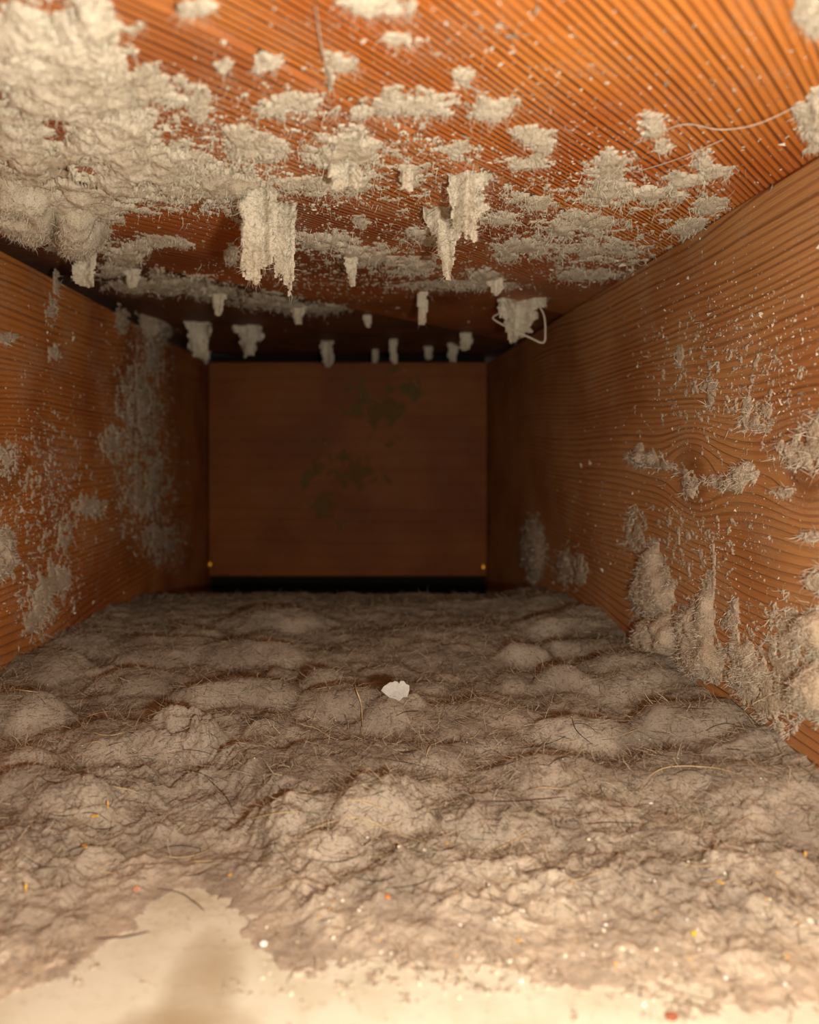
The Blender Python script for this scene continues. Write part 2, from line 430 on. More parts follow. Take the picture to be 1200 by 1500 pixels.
NXF, NYF = 640, 700
gx = np.linspace(XL + 0.0005, XR - 0.0005, NXF)
gy = 0.155 * (0.735 / 0.155) ** np.linspace(0, 1, NYF)
X, Y = np.meshgrid(gx, gy)
wx = X + 0.016 * fbm(X * 30, Y * 30, 3) + 0.0016 * fbm(X * 130 + 5, Y * 130, 2)
wy = Y + 0.012 * fbm(X * 34 + 40, Y * 20 + 11, 3) + 0.0018 * fbm(X * 130 + 9, Y * 130 + 3, 2)
Z0 = 0.012
H = np.full(X.shape, 0.0)
pillow = np.abs(fbm(wx * 24 + 3, wy * 52, 2)) 
H = 0.010 * np.clip(pillow, 0, 1) ** 0.8 * (0.35 + 0.65 * smooth(0.24, 0.40, Y))
for i, (x0, x1, yt, yb) in enumerate(ROLLS):
    a = 0.0135 + 0.004 * math.sin(i * 2.3)
    if yt < 960: a *= 0.72
    elif yt < 1010: a *= 0.85
    if yt > 1180: a *= 0.42
    elif yt > 1070: a *= 0.5
    Yf = F * (CZ - Z0) / (yb - VY); Yc = F * (CZ - Z0 - a) / (yt - VY)
    Yc = max(Yc, Yf + 0.018)
    xc = (x0 + x1) / 2; Ym = (Yf + Yc) / 2
    Xc = (xc - VX) / F * Ym; hw = (x1 - x0) / 2 / F * Ym * 1.12
    back = 0.35 * (Yc - Yf) * 0.6 + 0.003
    v = np.where(wy < Yc, (Yc - wy) / (Yc - Yf), (wy - Yc) / back)
    u = (wx - Xc) / hw
    r2 = u ** 2 + v ** 2
    h = a * np.sqrt(np.clip(1 - r2, 0, 1)) * (1.0 + 0.25 * math.sin(i * 1.7))
    H = np.maximum(H, h) + 0.12 * np.minimum(H, h)
H *= (0.45 + 0.55 * smooth(0.0, 0.045, XR - X)) * (0.6 + 0.4 * smooth(0.0, 0.04, X - XL))
# piled deeper against both joists
H += 0.012 * smooth(0.055, 0.0, XR - X) * smooth(0.24, 0.29, Y) + 0.006 * smooth(0.05, 0.0, X - XL) * smooth(0.75, 0.45, Y)
H = 0.45 * blur(H, 2) + 0.55 * blur(H, 5)
fine = 0.0020 * fbm(X * 45, Y * 60, 2, 0.4) + 0.0005 * fbm(X * 380, Y * 380, 3, 0.55)
PX = VX + F * X / Y; PYf = VY + F * CZ / Y
cover = smooth(-20, 230, bare_edge(PX) + 70 * fbm(X * 60, Y * 60, 4, 0.6) - PYf)
far = smooth(0.728, 0.700, Y + 0.012 * fbm(X * 40 + 8, Y * 3, 3))
Z = cover * (Z0 * (0.45 + 0.55 * cover) + H * (0.3 + 0.7 * cover) + fine * (0.6 + 0.4 * cover)) + fine * 0.25 * cover
thin = cover > 0.004
Z = np.where(thin, Z + 0.0002, -0.0008)
Z = Z * (1 - 0.45 * smooth(0.55, 0.71, Y))
Z = Z * far + (1 - far) * -0.004
def floor_height(x, y):
    i = np.clip(np.searchsorted(gy, y), 0, NYF - 1); j = np.clip(np.searchsorted(gx, x), 0, NXF - 1)
    return np.maximum(Z[i, j], 0.0)
idx = np.arange(NXF * NYF).reshape(NYF, NXF)
q = np.stack([idx[:-1, :-1], idx[:-1, 1:], idx[1:, 1:], idx[1:, :-1]], -1)
keep = (Z[:-1, :-1] > -0.0005) | (Z[1:, 1:] > -0.0005) | (Z[:-1, 1:] > -0.0005) | (Z[1:, :-1] > -0.0005)
q = q[keep]
V = np.stack([X, Y, Z], -1).reshape(-1, 3)
used = np.unique(q); remap = -np.ones(len(V), int); remap[used] = np.arange(len(used))
V2 = V[used]; q = remap[q]
# fibres lying on and rising from the blanket, more of them close to the mouth
nf = 150000
fy = 0.17 * (0.72 / 0.17) ** rng.uniform(0, 1, nf)
fx = rng.uniform(XL + 0.003, XR - 0.003, nf)
cl = fbm(fx * 60, fy * 60, 3)
ii = np.clip(np.searchsorted(gy, fy), 0, NYF - 1); jj = np.clip(np.searchsorted(gx, fx), 0, NXF - 1)
ok = (cover[ii, jj] > rng.uniform(0.05, 0.8, nf)) & (cl + rng.uniform(-.6, .6, nf) > -0.45) & (fy < 0.70)
fx, fy = fx[ok], fy[ok]
roots = np.stack([fx, fy, floor_height(fx, fy) - 0.0003], -1)
fv, fq, ft = fibres(roots, np.tile([0, 0, 1.0], (len(roots), 1)), 0.008, 0.00009, rng, lift=0.14, flat=0.3)
nv = len(V2)
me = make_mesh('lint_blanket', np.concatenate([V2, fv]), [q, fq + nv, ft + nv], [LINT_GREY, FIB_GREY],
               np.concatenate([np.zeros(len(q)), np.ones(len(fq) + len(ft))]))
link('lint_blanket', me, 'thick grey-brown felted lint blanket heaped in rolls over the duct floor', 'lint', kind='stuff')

# ------------------------------------------------------------------ lint patches on planks and joists
def patch(surf, ells, T=0.004, amp=0.55, scale=0.008, seed=0, thr=0.0, mats=None, rough=0.5, step=1.6, fib=1.0, ridged=False, gain=0.72, flen=0.005, **kw):
    mats = mats or [LINT_PALE, FIB_PALE]
    E_ = np.array(ells, float)
    if amp <= 0.3: gain = 0.5
    pad = 1.6
    x0 = (E_[:, 0] - E_[:, 2] * pad - 6).min(); x1 = (E_[:, 0] + E_[:, 2] * pad + 6).max()
    y0 = (E_[:, 1] - E_[:, 3] * pad - 6).min(); y1 = (E_[:, 1] + E_[:, 3] * pad + 6).max()
    gx_ = np.arange(x0, x1, step); gy_ = np.arange(y0, y1, step)
    A, B = np.meshgrid(gx_, gy_)
    P = unproject(surf, A, B)
    ax = AXES[surf]; a = P[..., ax[0]] + seed * 1.37; b = P[..., ax[1]] + seed * 0.73
    E = np.full(A.shape, -1.0)
    for (cx, cy, rx, ry) in ells:
        E = np.maximum(E, 1 - np.sqrt(((A - cx) / rx) ** 2 + ((B - cy) / ry) ** 2))
    n = 0.7 * fbm(a / scale, b / scale, 6, gain) + 0.5 * (fbm(a / scale * 0.8 + 31, b / scale * 0.8 + 7, 5, gain, True) - 0.35)
    m = np.minimum(E * 1.25 + (-0.17 if amp > 0.3 else 0.1), 0.75) + 6.0 * amp * n - thr
    m = np.where(E < -0.6, -1, m)
    br = max(1, int(round((0.0022 if amp > 0.3 else 0.0045) / max(np.median(P[..., 1]) / F * step, 1e-5))))
    ms = blur(np.clip(m, -0.4, 1.3), min(br, 6 if amp > 0.3 else 14))
    body = np.clip(0.12 + 0.8 * ms, 0.05, 1.2) ** 0.8 * smooth(0, 0.22 if amp > 0.3 else 0.7, m if amp > 0.3 else blur(m, 2))
    hgt = T * (0.55 if amp > 0.3 else 1.0) * body * (0.75 + 1.3 * rough * fbm(a / 0.009 + 9, b / 0.009, 3, 0.5)) + 0.0004 * np.sign(m)
    hgt += np.where(m > 0.05, (0.0006 if amp > 0.3 else 0.0009) * fbm(a / 0.0014, b / 0.0014, 2), 0)
    hgt = np.where(m > 0, np.maximum(hgt, 0.00025), -0.0004)
    nrm = np.array(NORMAL[surf], float)
    P = P + nrm * hgt[..., None]
    h_, w_ = m.shape
    idx = np.arange(h_ * w_).reshape(h_, w_)
    q = np.stack([idx[:-1, :-1], idx[:-1, 1:], idx[1:, 1:], idx[1:, :-1]], -1)
    k = (m[:-1, :-1] > 0) | (m[1:, 1:] > 0) | (m[:-1, 1:] > 0) | (m[1:, :-1] > 0)
    q = q[k]
    if not len(q): return None
    V = P.reshape(-1, 3); used = np.unique(q); remap = -np.ones(len(V), int); remap[used] = np.arange(len(used))
    V2 = V[used]; q = remap[q]
    if surf in ('ceiling', 'right'): q = q
    r = np.random.default_rng(seed + 100)
    flat = m.ravel()
    cand = np.where((flat > -0.02) & (flat < 0.5))[0]
    if amp <= 0.3: fib *= 2.5; flen *= 0.7; cand = np.where(flat > 0.0)[0]
    nfib = int(min(3000, len(used) * 0.16 * fib))
    faces = [q]; ids = np.zeros(len(q)); VV = V2
    if nfib and len(cand):
        pick = r.choice(cand, nfib)
        d = float(np.median(P[..., 1]))
        fv, fq, ft = fibres(V[pick], np.tile(nrm + np.array([0, 0, -0.5]), (nfib, 1)), flen, 0.00022 * d + 0.00002, r, lift=0.6)
        nv = len(V2); VV = np.concatenate([V2, fv]); faces = [q, fq + nv, ft + nv]
        ids = np.concatenate([ids, np.ones(len(fq) + len(ft))])
    o = link(kw.pop('name', 'lint_patch'), make_mesh('lint_patch', VV, faces, mats, ids), **kw)
    recentre(o)
    return o

def flap(px, py, wpx, lpx, label, t=0.003, point=0.3, seed=0, surf='ceiling', lean=0.1, group=None, name='lint_tuft', mats=None, shag=1.0, skew=0.0):
    """a tuft or torn strip of lint hanging from the ceiling"""
    mats = mats or [LINT_PALE, FIB_PALE]
    P0 = unproject(surf, px, py); d = P0[1]
    Wd = wpx * d / F; L = lpx * d / F
    nu = int(max(10, min(70, wpx * 0.8))); nv_ = int(max(14, min(110, lpx * 0.8)))
    U, Vv = np.meshgrid(np.linspace(-1.35, 1.35, nu), np.linspace(-0.06, 1.2, nv_))
    a = U * Wd / 2 + seed * 0.31; b = Vv * L + seed * 0.17
    prof = 1.0 - point * np.clip(Vv, 0, 1.2) ** 1.1
    uu = U + 0.45 * fbm(Vv * 2.2 + 3 * seed, b * 0 + seed * 1.7, 3)
    Em = np.minimum(1 - np.abs(uu) / np.maximum(prof, 0.05), (1.0 - Vv) * 2.2)
    m = np.minimum(Em * 1.4, 0.7) + (1.3 * shag * fbm(a / (0.006 + 0.12 * Wd), b / (0.012 + 0.15 * L), 5, 0.72) - 0.04)
    m = np.where(Vv < 0.06, np.maximum(m, 0.3 - np.abs(U) * 0.6), m)
    m[:, 0] = m[:, -1] = -1; m[-1, :] = -1
    th = t * np.sqrt(np.clip(m, 0, 1)) * (0.8 + 0.5 * fbm(a / 0.005 + 4, b / 0.005, 3)) + np.where(m > 0, 0.0006 * fbm(a / 0.0015, b / 0.0015, 2), 0)
    th = np.where(m > 0, np.maximum(th, 0.0001), 0.0)
    wave = (0.55 * Wd * fbm(U * 0.9 + seed * 3.1, U * 0 + seed, 2) - 0.16 * Wd * U ** 2) + 0.12 * L * fbm(a / 0.03 + 7, b / 0.03, 2) + lean * b * 0 + lean * Vv * L
    def sheet(sgn):
        return np.stack([P0[0] + U * Wd / 2 + skew * Vv * L, P0[1] + wave - sgn * th, P0[2] - np.maximum(Vv, -0.02) * L * 0.98], -1)
    f_, k_ = sheet(1), sheet(-1)
    idx = np.arange(nu * nv_).reshape(nv_, nu)
    q = np.stack([idx[:-1, :-1], idx[1:, :-1], idx[1:, 1:], idx[:-1, 1:]], -1)
    k = (m[:-1, :-1] > 0) | (m[1:, 1:] > 0) | (m[:-1, 1:] > 0) | (m[1:, :-1] > 0)
    q = q[k]
    V = np.concatenate([f_.reshape(-1, 3), k_.reshape(-1, 3)])
    qq = np.concatenate([q, q[:, ::-1] + nu * nv_])
    used = np.unique(qq); remap = -np.ones(len(V), int); remap[used] = np.arange(len(used))
    V2 = V[used]; qq = remap[qq]
    r = np.random.default_rng(seed + 500)
    cand = np.where((m.ravel() > 0) & (m.ravel() < 0.7))[0]
    nfib = int(len(cand) * 0.5 * shag)
    pick = r.choice(cand, nfib)
    fv, fq, ft = fibres(V[pick], np.tile([0, -0.5, -0.8], (nfib, 1)), min(0.006, L * 0.25), 0.00014 * d + 0.00002, r, lift=0.9)
    n0 = len(V2)
    me = make_mesh(name, np.concatenate([V2, fv]), [qq, fq + n0, ft + n0], mats, np.concatenate([np.zeros(len(qq)), np.ones(len(fq) + len(ft))]))
    o = link(name, me, label, 'lint', group)
    recentre(o)
    return o

G_C = 'lint patches clinging to the ceiling planks'
C = 'ceiling'
PATCHES = [
 # surface, ellipses, thickness, kwargs, label
 (C, [(40, 70, 110, 75), (120, 50, 60, 60), (90, 140, 105, 60), (40, 225, 75, 65), (150, 200, 75, 45), (110, 285, 85, 40), (210, 250, 80, 40)], 0.010, dict(amp=0.5, scale=0.02, thr=-0.12), 'thick pale lint mat covering the whole upper left corner of the ceiling'),
 (C, [(45, 305, 42, 46), (15, 290, 40, 40)], 0.020, dict(amp=0.16, scale=0.02, rough=0.1), 'plump round lint lump at the left edge above the left joist'),
 (C, [(112, 328, 46, 46)], 0.020, dict(amp=0.16, scale=0.02, rough=0.1), 'plump lint lump hanging below the thick mat, right of the left-edge lump'),
 (C, [(183, 372, 30, 20), (210, 360, 14, 16)], 0.008, dict(amp=0.35), 'torn lint scrap just right of the small tuft over the left joist'),
 (C, [(238, 132, 48, 22), (215, 120, 30, 22)], 0.006, dict(amp=0.5), 'lint scrap reaching right from the top of the thick corner mat'),
 (C, [(292, 152, 17, 28)], 0.005, dict(amp=0.4), 'upright lint scrap standing alone right of the corner mat'),
 (C, [(372, 212, 52, 20), (345, 195, 18, 18), (395, 222, 26, 12)], 0.006, dict(amp=0.45), 'crescent of lint above the two long hanging strips'),
 (C, [(290, 262, 60, 34), (335, 272, 55, 24), (370, 290, 38, 26)], 0.007, dict(amp=0.55), 'shaggy lint sheet joining the corner mat to the long hanging strips'),
 (C, [(470, 272, 50, 12), (430, 268, 30, 10)], 0.004, dict(amp=0.6), 'thin lint streak right of the top of the long strips'),
 (C, [(505, 212, 48, 22), (530, 215, 26, 24), (525, 262, 24, 18), (480, 230, 30, 14)], 0.007, dict(amp=0.45), 'fluffy lint patch in the middle of the ceiling left of the twin tufts'),
 (C, [(425, 146, 42, 13), (400, 158, 22, 14), (450, 152, 20, 8)], 0.004, dict(amp=0.65), 'lacy lint scrap on the split in the nearest left plank'),
 (C, [(520, 166, 75, 7), (600, 160, 40, 8)], 0.002, dict(amp=0.55, thr=0.3), 'long thin line of lint across the middle of the ceiling'),
 (C, [(393, 90, 22, 12)], 0.003, dict(amp=0.35), 'small oval lint smear on the bare orange plank, upper left'),
 (C, [(497, 88, 19, 20), (485, 110, 6, 22)], 0.004, dict(amp=0.4), 'star shaped lint scrap on the cobweb strand'),
 (C, [(588, 56, 34, 7)], 0.003, dict(amp=0.45), 'narrow lint smear near the top edge of the ceiling'),
 (C, [(290, 8, 34, 14)], 0.004, dict(amp=0.4), 'lint scrap at the top edge of the photo, left of centre'),
 (C, [(560, 8, 46, 12)], 0.004, dict(amp=0.5), 'lint scrap at the top edge of the photo, at centre'),
 (C, [(576, 150, 20, 20)], 0.004, dict(amp=0.45), 'small ragged lint scrap left of the wide centre scrap'),
 (C, [(622, 148, 40, 17)], 0.005, dict(amp=0.45), 'wide ragged lint scrap in the upper middle of the ceiling'),
 (C, [(677, 110, 15, 15)], 0.004, dict(amp=0.4), 'tiny lint tuft above and right of the wide centre scrap'),
 (C, [(720, 158, 30, 17)], 0.004, dict(amp=0.5), 'starry lint scrap right of the wide centre scrap'),
 (C, [(780, 198, 32, 14), (795, 212, 14, 12)], 0.005, dict(amp=0.4), 'leaf shaped lint scrap on the red-brown plank'),
 (C, [(785, 236, 19, 13), (760, 240, 22, 8)], 0.004, dict(amp=0.5), 'lint scrap just below the leaf shaped one'),
 (C, [(675, 218, 20, 10)], 0.003, dict(amp=0.55), 'thin lint smear above the twin pointed tufts'),
 (C, [(957, 181, 21, 17)], 0.006, dict(amp=0.35), 'dense rounded lint fleck on the finely grained plank, upper right'),
 (C, [(970, 215, 15, 11)], 0.004, dict(amp=0.35), 'smaller lint fleck just below the dense upper right one'),
 (C, [(893, 240, 30, 18), (880, 260, 14, 18)], 0.004, dict(amp=0.55), 'hook shaped lacy lint scrap at right of the ceiling'),
 (C, [(890, 276, 30, 20), (950, 282, 55, 13), (1000, 262, 30, 10), (1045, 251, 30, 9), (1030, 235, 12, 18)], 0.005, dict(amp=0.6), 'branching lint streak rising towards the right joist'),
 (C, [(1040, 300, 24, 12)], 0.004, dict(amp=0.5), 'lint scrap beside the right joist under the branching streak'),
 (C, [(1005, 335, 30, 13), (1025, 328, 14, 10)], 0.005, dict(amp=0.4), 'lint wad tucked against the top edge of the right joist'),
 (C, [(850, 325, 56, 13), (820, 335, 24, 14)], 0.005, dict(amp=0.5), 'long soft lint roll right of the twin pointed tufts'),
 (C, [(768, 360, 46, 13), (745, 372, 18, 12)], 0.005, dict(amp=0.5), 'lint band trailing below the long soft roll'),
 (C, [(880, 368, 85, 26)], 0.003, dict(amp=0.6, scale=0.008, thr=0.55), 'powdery grey lint bloom near the far right ceiling corner'),
 (C, [(710, 405, 26, 13)], 0.006, dict(amp=0.4), 'small lint scrap near the plank edge left of the powdery bloom'),
 (C, [(858, 402, 48, 9)], 0.004, dict(amp=0.5), 'flat lint streak along the far edge of the powdery bloom'),
 (C, [(603, 256, 14, 17)], 0.006, dict(amp=0.4), 'little lint tuft left of the upper pointed tuft'),
 (C, [(790, 298, 20, 12), (760, 290, 24, 6)], 0.004, dict(amp=0.5), 'small lint scrap right of the upper pointed tuft'),
 (C, [(1194, 168, 24, 44)], 0.012, dict(amp=0.28), 'thick cream lint slab cut off by the right edge of the photo'),
 (C, [(1204, 10, 36, 38)], 0.006, dict(amp=0.15), 'blurred greyish lint in the top right corner'),
 (C, [(478, 353, 44, 16), (540, 376, 46, 16), (610, 388, 26, 14), (515, 368, 20, 14)], 0.006, dict(amp=0.5), 'ragged lint fringe along the middle plank edge, right of the long strips'),
 (C, [(530, 325, 15, 9)], 0.003, dict(amp=0.4), 'faint lint fleck above the ragged fringe'),
 (C, [(236, 354, 34, 9), (270, 358, 16, 5)], 0.004, dict(amp=0.45), 'thin lint smear on the dark plank left of the long strips'),
 (C, [(165, 395, 30, 12), (195, 418, 36, 11), (245, 418, 30, 14), (232, 402, 12, 10)], 0.008, dict(amp=0.45), 'drooping garland of lint in the dim left corner of the ceiling'),
 (C, [(285, 412, 24, 10), (315, 428, 36, 11)], 0.007, dict(amp=0.45), 'lint strip with a hanging point behind the dim left garland'),
 (C, [(390, 441, 44, 12), (425, 450, 26, 10)], 0.008, dict(amp=0.45), 'lint strip on the third plank below the long hanging strips'),
 (C, [(470, 452, 34, 8)], 0.006, dict(amp=0.5), 'dim lint smear behind the strip on the third plank'),
 (C, [(672, 418, 80, 6), (600, 398, 30, 5)], 0.003, dict(amp=0.3), 'thin dusty line along the far plank seam'),
 (C, [(340, 372, 9, 14)], 0.004, dict(amp=0.3), 'small lint dab left of the long hanging strips'),
 (C, [(650, 165, 12, 6)], 0.003, dict(amp=0.4), 'small lint dash under the wide centre scrap'),
 (C, [(330, 95, 14, 9)], 0.003, dict(amp=0.5), 'small lint fleck left of the oval smear'),
 (C, [(620, 345, 26, 12), (735, 320, 24, 10)], 0.004, dict(amp=0.6), 'faint lint smears flanking the lower pointed tuft'),
 (C, [(600, 5, 12, 14)], 0.003, dict(amp=0.4), 'pale lint spot at the top of the near plank'),
]
for i, (s, e, T, kw, lab) in enumerate(PATCHES):
    patch(s, e, T=T, seed=i + 1, label=lab, cat='lint', group=G_C, **kw)

G_W = 'lint stuck to the joists'
WALLS = [
 ('left', [(236, 464, 27, 26), (222, 480, 14, 18)], 0.016, dict(amp=0.15, rough=0.2), 'soft round lint ball high in the far left corner'),
 ('left', [(75, 455, 7, 22), (82, 420, 5, 16)], 0.002, dict(amp=0.5), 'faint upright lint wisp on the upper left joist'),
 ('left', [(80, 518, 9, 12)], 0.003, dict(amp=0.4), 'small lint fleck on the left joist below the faint wisp'),
 ('left', [(8, 495, 20, 8)], 0.004, dict(amp=0.35), 'lint smear at the left edge of the photo, mid height'),
 ('left', [(130, 744, 19, 14)], 0.005, dict(amp=0.3), 'oval lint dab low on the left joist'),
 ('left', [(78, 852, 34, 36), (95, 790, 12, 34), (62, 875, 26, 28)], 0.002, dict(amp=0.6, scale=0.012, thr=0.3), 'powdery grey lint bloom low on the left joist'),
 ('left', [(48, 905, 18, 26)], 0.003, dict(amp=0.5, scale=0.012), 'slanting lint streak near the foot of the left joist'),
 ('left', [(-2, 812, 22, 38)], 0.007, dict(amp=0.25), 'rounded lint wad at the left edge low on the joist'),
 ('left', [(205, 590, 34, 80), (225, 520, 22, 50)], 0.003, dict(amp=0.6, scale=0.012, thr=0.5), 'upper part of the powdery lint column on the far left joist'),
 ('left', [(212, 720, 44, 80), (235, 790, 36, 40)], 0.003, dict(amp=0.6, scale=0.012, thr=0.5), 'lower part of the powdery lint column on the far left joist'),
 ('left', [(165, 650, 16, 20)], 0.002, dict(amp=0.6), 'speckled lint dab left of the powdery column'),
 ('left', [(178, 470, 10, 18)], 0.004, dict(amp=0.4), 'dim lint dab left of the soft round ball'),
 ('left', [(10, 672, 10, 18)], 0.002, dict(amp=0.7, scale=0.005), 'white powder in the knot of the left joist'),
 ('right', [(942, 672, 22, 11), (936, 656, 8, 9)], 0.008, dict(amp=0.3), 'bone shaped lint wad left of the knot on the right joist'),
 ('right', [(975, 682, 18, 6), (1000, 692, 12, 7), (1012, 718, 12, 9), (1005, 705, 6, 14)], 0.004, dict(amp=0.4), 'lint trail running down from the bone shaped wad'),
 ('right', [(1040, 702, 26, 6), (1068, 708, 22, 10), (1088, 698, 14, 18), (1100, 690, 10, 12)], 0.007, dict(amp=0.3), 'lint roll lying in the crack right of the knot'),
 ('right', [(1106, 622, 22, 11), (1094, 600, 6, 24), (1125, 605, 10, 18)], 0.003, dict(amp=0.5), 'cup shaped lint scrap above the lint roll on the right joist'),
 ('right', [(1168, 660, 28, 20), (1196, 645, 18, 34)], 0.005, dict(amp=0.6, scale=0.007), 'tattered lint around the second knot at the right edge'),
 ('right', [(996, 522, 7, 15)], 0.003, dict(amp=0.35), 'comma shaped lint fleck high on the right joist'),
 ('right', [(1043, 572, 7, 20)], 0.002, dict(amp=0.6), 'thin lint drip above the knot on the right joist'),
 ('right', [(1186, 785, 15, 9)], 0.003, dict(amp=0.35), 'small lint dab at the right edge below the second knot'),
 ('right', [(1148, 720, 16, 7)], 0.002, dict(amp=0.6), 'feathery lint scratch below the second knot'),
 ('right', [(957, 868, 31, 40), (955, 825, 14, 30)], 0.012, dict(amp=0.12, rough=0.15), 'pear shaped lint pad low on the right joist'),
 ('right', [(965, 935, 36, 40), (940, 960, 30, 26)], 0.016, dict(amp=0.15, rough=0.2), 'lint heap below the pear shaped pad'),
 ('right', [(1010, 925, 18, 40), (1035, 900, 12, 52), (1025, 970, 34, 34)], 0.009, dict(amp=0.16, rough=0.25), 'tall lint tongue right of the pear shaped pad'),
 ('right', [(1077, 905, 7, 36), (1070, 910, 14, 14), (1046, 830, 3, 40)], 0.003, dict(amp=0.35), 'thin lint drip running down the lower right joist'),
 ('right', [(1085, 960, 24, 18), (1095, 990, 26, 26)], 0.005, dict(amp=0.3), 'small lint shelf between the lint tongue and the right edge'),
 ('right', [(1130, 1020, 36, 44), (1150, 960, 20, 60)], 0.002, dict(amp=0.75, scale=0.007), 'thin crusty lint film at the foot of the right joist'),
 ('right', [(1196, 925, 32, 34)], 0.013, dict(amp=0.14, rough=0.15), 'puffy lint pad at the right edge, upper of two'),
 ('right', [(1200, 1010, 34, 46)], 0.013, dict(amp=0.14, rough=0.15), 'puffy lint pad at the right edge, lower of two'),
 ('right', [(1205, 855, 24, 20)], 0.005, dict(amp=0.35), 'lint crust at the right edge above the puffy pads'),
 ('right', [(782, 805, 17, 44)], 0.008, dict(amp=0.15, rough=0.2), 'dim upright lint pad near the far right corner'),
 ('right', [(828, 830, 14, 26), (850, 835, 12, 24)], 0.006, dict(amp=0.4), 'dim ragged lint between the far pad and the pear shaped pad'),
 ('right', [(930, 780, 12, 26)], 0.002, dict(amp=0.7), 'faint powdery lint above the pear shaped pad'),
 ('back', [(560, 600, 40, 40), (600, 570, 26, 26), (520, 690, 50, 26), (470, 720, 28, 50)], 0.002, dict(amp=0.85, scale=0.03, mats=[LINT_DIM, FIB_PALE], fib=0.02, thr=0.5), 'dull grey dust smear across the end board'),
]
for i, (s, e, T, kw, lab) in enumerate(WALLS):
    kw.setdefault('mats', [LINT_WALL, FIB_PALE])
    patch(s, e, T=T, seed=i + 80, label=lab, cat='lint', group=G_W if s != 'back' else 'dust on the end board', **kw)

G_T = 'lint tufts hanging from the ceiling'
flap(378, 278, 52, 118, 'broad hanging lint strip, left of the two long strips', 0.004, 0.05, 1, group=G_T)
flap(416, 300, 32, 116, 'narrow hanging lint strip, right of the two long strips', 0.004, 0.1, 2, group=G_T)
flap(690, 258, 70, 92, 'upper and broader of the twin pointed lint tufts', 0.004, 0.75, 3, group=G_T)
flap(652, 305, 50, 98, 'lower narrower one of the twin pointed lint tufts', 0.0035, 0.85, 4, group=G_T, skew=0.05)
flap(126, 372, 34, 46, 'small lint tuft hanging over the left joist below the lumps', 0.005, 0.3, 5, group=G_T)
flap(620, 428, 13, 44, 'slim lint strand dangling alone in the middle of the far ceiling', 0.004, 0.3, 6, group=G_T)
flap(480, 500, 17, 34, 'stubby lint drip left of centre just above the end board', 0.004, 0.1, 7, group=G_T)
flap(577, 497, 10, 32, 'thin lint drip at centre just above the end board', 0.003, 0.2, 8, group=G_T)
flap(550, 512, 9, 18, 'short lint nub left of the thin centre drip', 0.003, 0.3, 9, group=G_T)
flap(628, 508, 11, 20, 'short lint nub right of the thin centre drip', 0.003, 0.4, 10, group=G_T)
flap(663, 503, 14, 26, 'small lint drip right of the short nub', 0.003, 0.5, 11, group=G_T)
flap(682, 488, 15, 24, 'square ended lint drip nearest the far right corner', 0.004, 0.1, 12, group=G_T)
flap(292, 472, 36, 54, 'ragged lint tuft left of the end board top corner', 0.006, 0.5, 13, group=G_T)
flap(366, 478, 42, 42, 'wedge shaped lint tuft above the left part of the end board', 0.006, 0.75, 14, group=G_T)
flap(437, 448, 22, 26, 'pointed lint tuft right of the strip on the third plank', 0.004, 0.6, 15, group=G_T)
flap(538, 462, 12, 18, 'tiny lint point in the middle of the third plank', 0.003, 0.6, 16, group=G_T)
flap(762, 440, 66, 52, 'shaggy lint tuft with dangling tendrils at the far right corner', 0.006, 0.6, 17, group=G_T, shag=1.6)
flap(516, 372, 18, 48, 'lint spike hanging from the ragged fringe', 0.003, 0.7, 18, group=G_T)
flap(320, 428, 22, 32, 'lint point hanging from the dim strip left of the third plank', 0.004, 0.7, 19, group=G_T)
flap(596, 245, 22, 34, 'little hanging lint tab left of the upper pointed tuft', 0.003, 0.3, 20, group=G_T)
flap(300, 515, 14, 18, 'tiny dim lint scrap beside the end board top left corner', 0.003, 0.4, 21, group=G_T)
flap(505, 235, 44, 38, 'fluffy lint tab drooping from the middle patch', 0.004, 0.2, 22, group=G_T)
flap(725, 408, 22, 22, 'dim lint tab under the far plank edge', 0.003, 0.5, 23, group=G_T)
flap(195, 395, 24, 24, 'dim lint tab hanging from the left garland', 0.004, 0.5, 24, group=G_T)

# ------------------------------------------------------------------ thin broken films of lint and loose flecks (beyond counting)
patch(C, [(330, 230, 330, 150), (560, 250, 330, 140), (850, 300, 300, 120), (520, 400, 330, 60)], T=0.003, amp=0.6, scale=0.007, thr=1.38, seed=201, name='ceiling_lint_film', label='thin broken film of lint scraps over the ceiling planks', cat='lint', kind='stuff', fib=0.5)
patch('right', [(1050, 560, 190, 170), (1000, 800, 170, 130), (1120, 960, 90, 90)], T=0.002, amp=0.6, scale=0.007, thr=1.32, seed=202, name='right_joist_lint_film', label='thin broken film of lint scraps over the right joist', cat='lint', kind='stuff', fib=0.08, mats=[LINT_WALL, FIB_PALE])
patch('left', [(60, 720, 120, 200), (200, 620, 70, 220)], T=0.002, amp=0.6, scale=0.007, thr=1.25, seed=203, name='left_joist_lint_film', label='thin broken film of lint scraps over the left joist', cat='lint', kind='stuff', fib=0.08, mats=[LINT_WALL, FIB_PALE])
patch('floor', [(700, 1400, 420, 90), (1050, 1440, 260, 80), (60, 1400, 100, 60), (430, 1390, 70, 80)], T=0.0022, amp=0.6, scale=0.007, thr=1.05, seed=204, name='floor_lint_film', label='thin broken film of lint scraps fringing the bare duct floor', cat='lint', kind='stuff', fib=0.6, mats=[LINT_GREY, FIB_GREY], step=2.2)
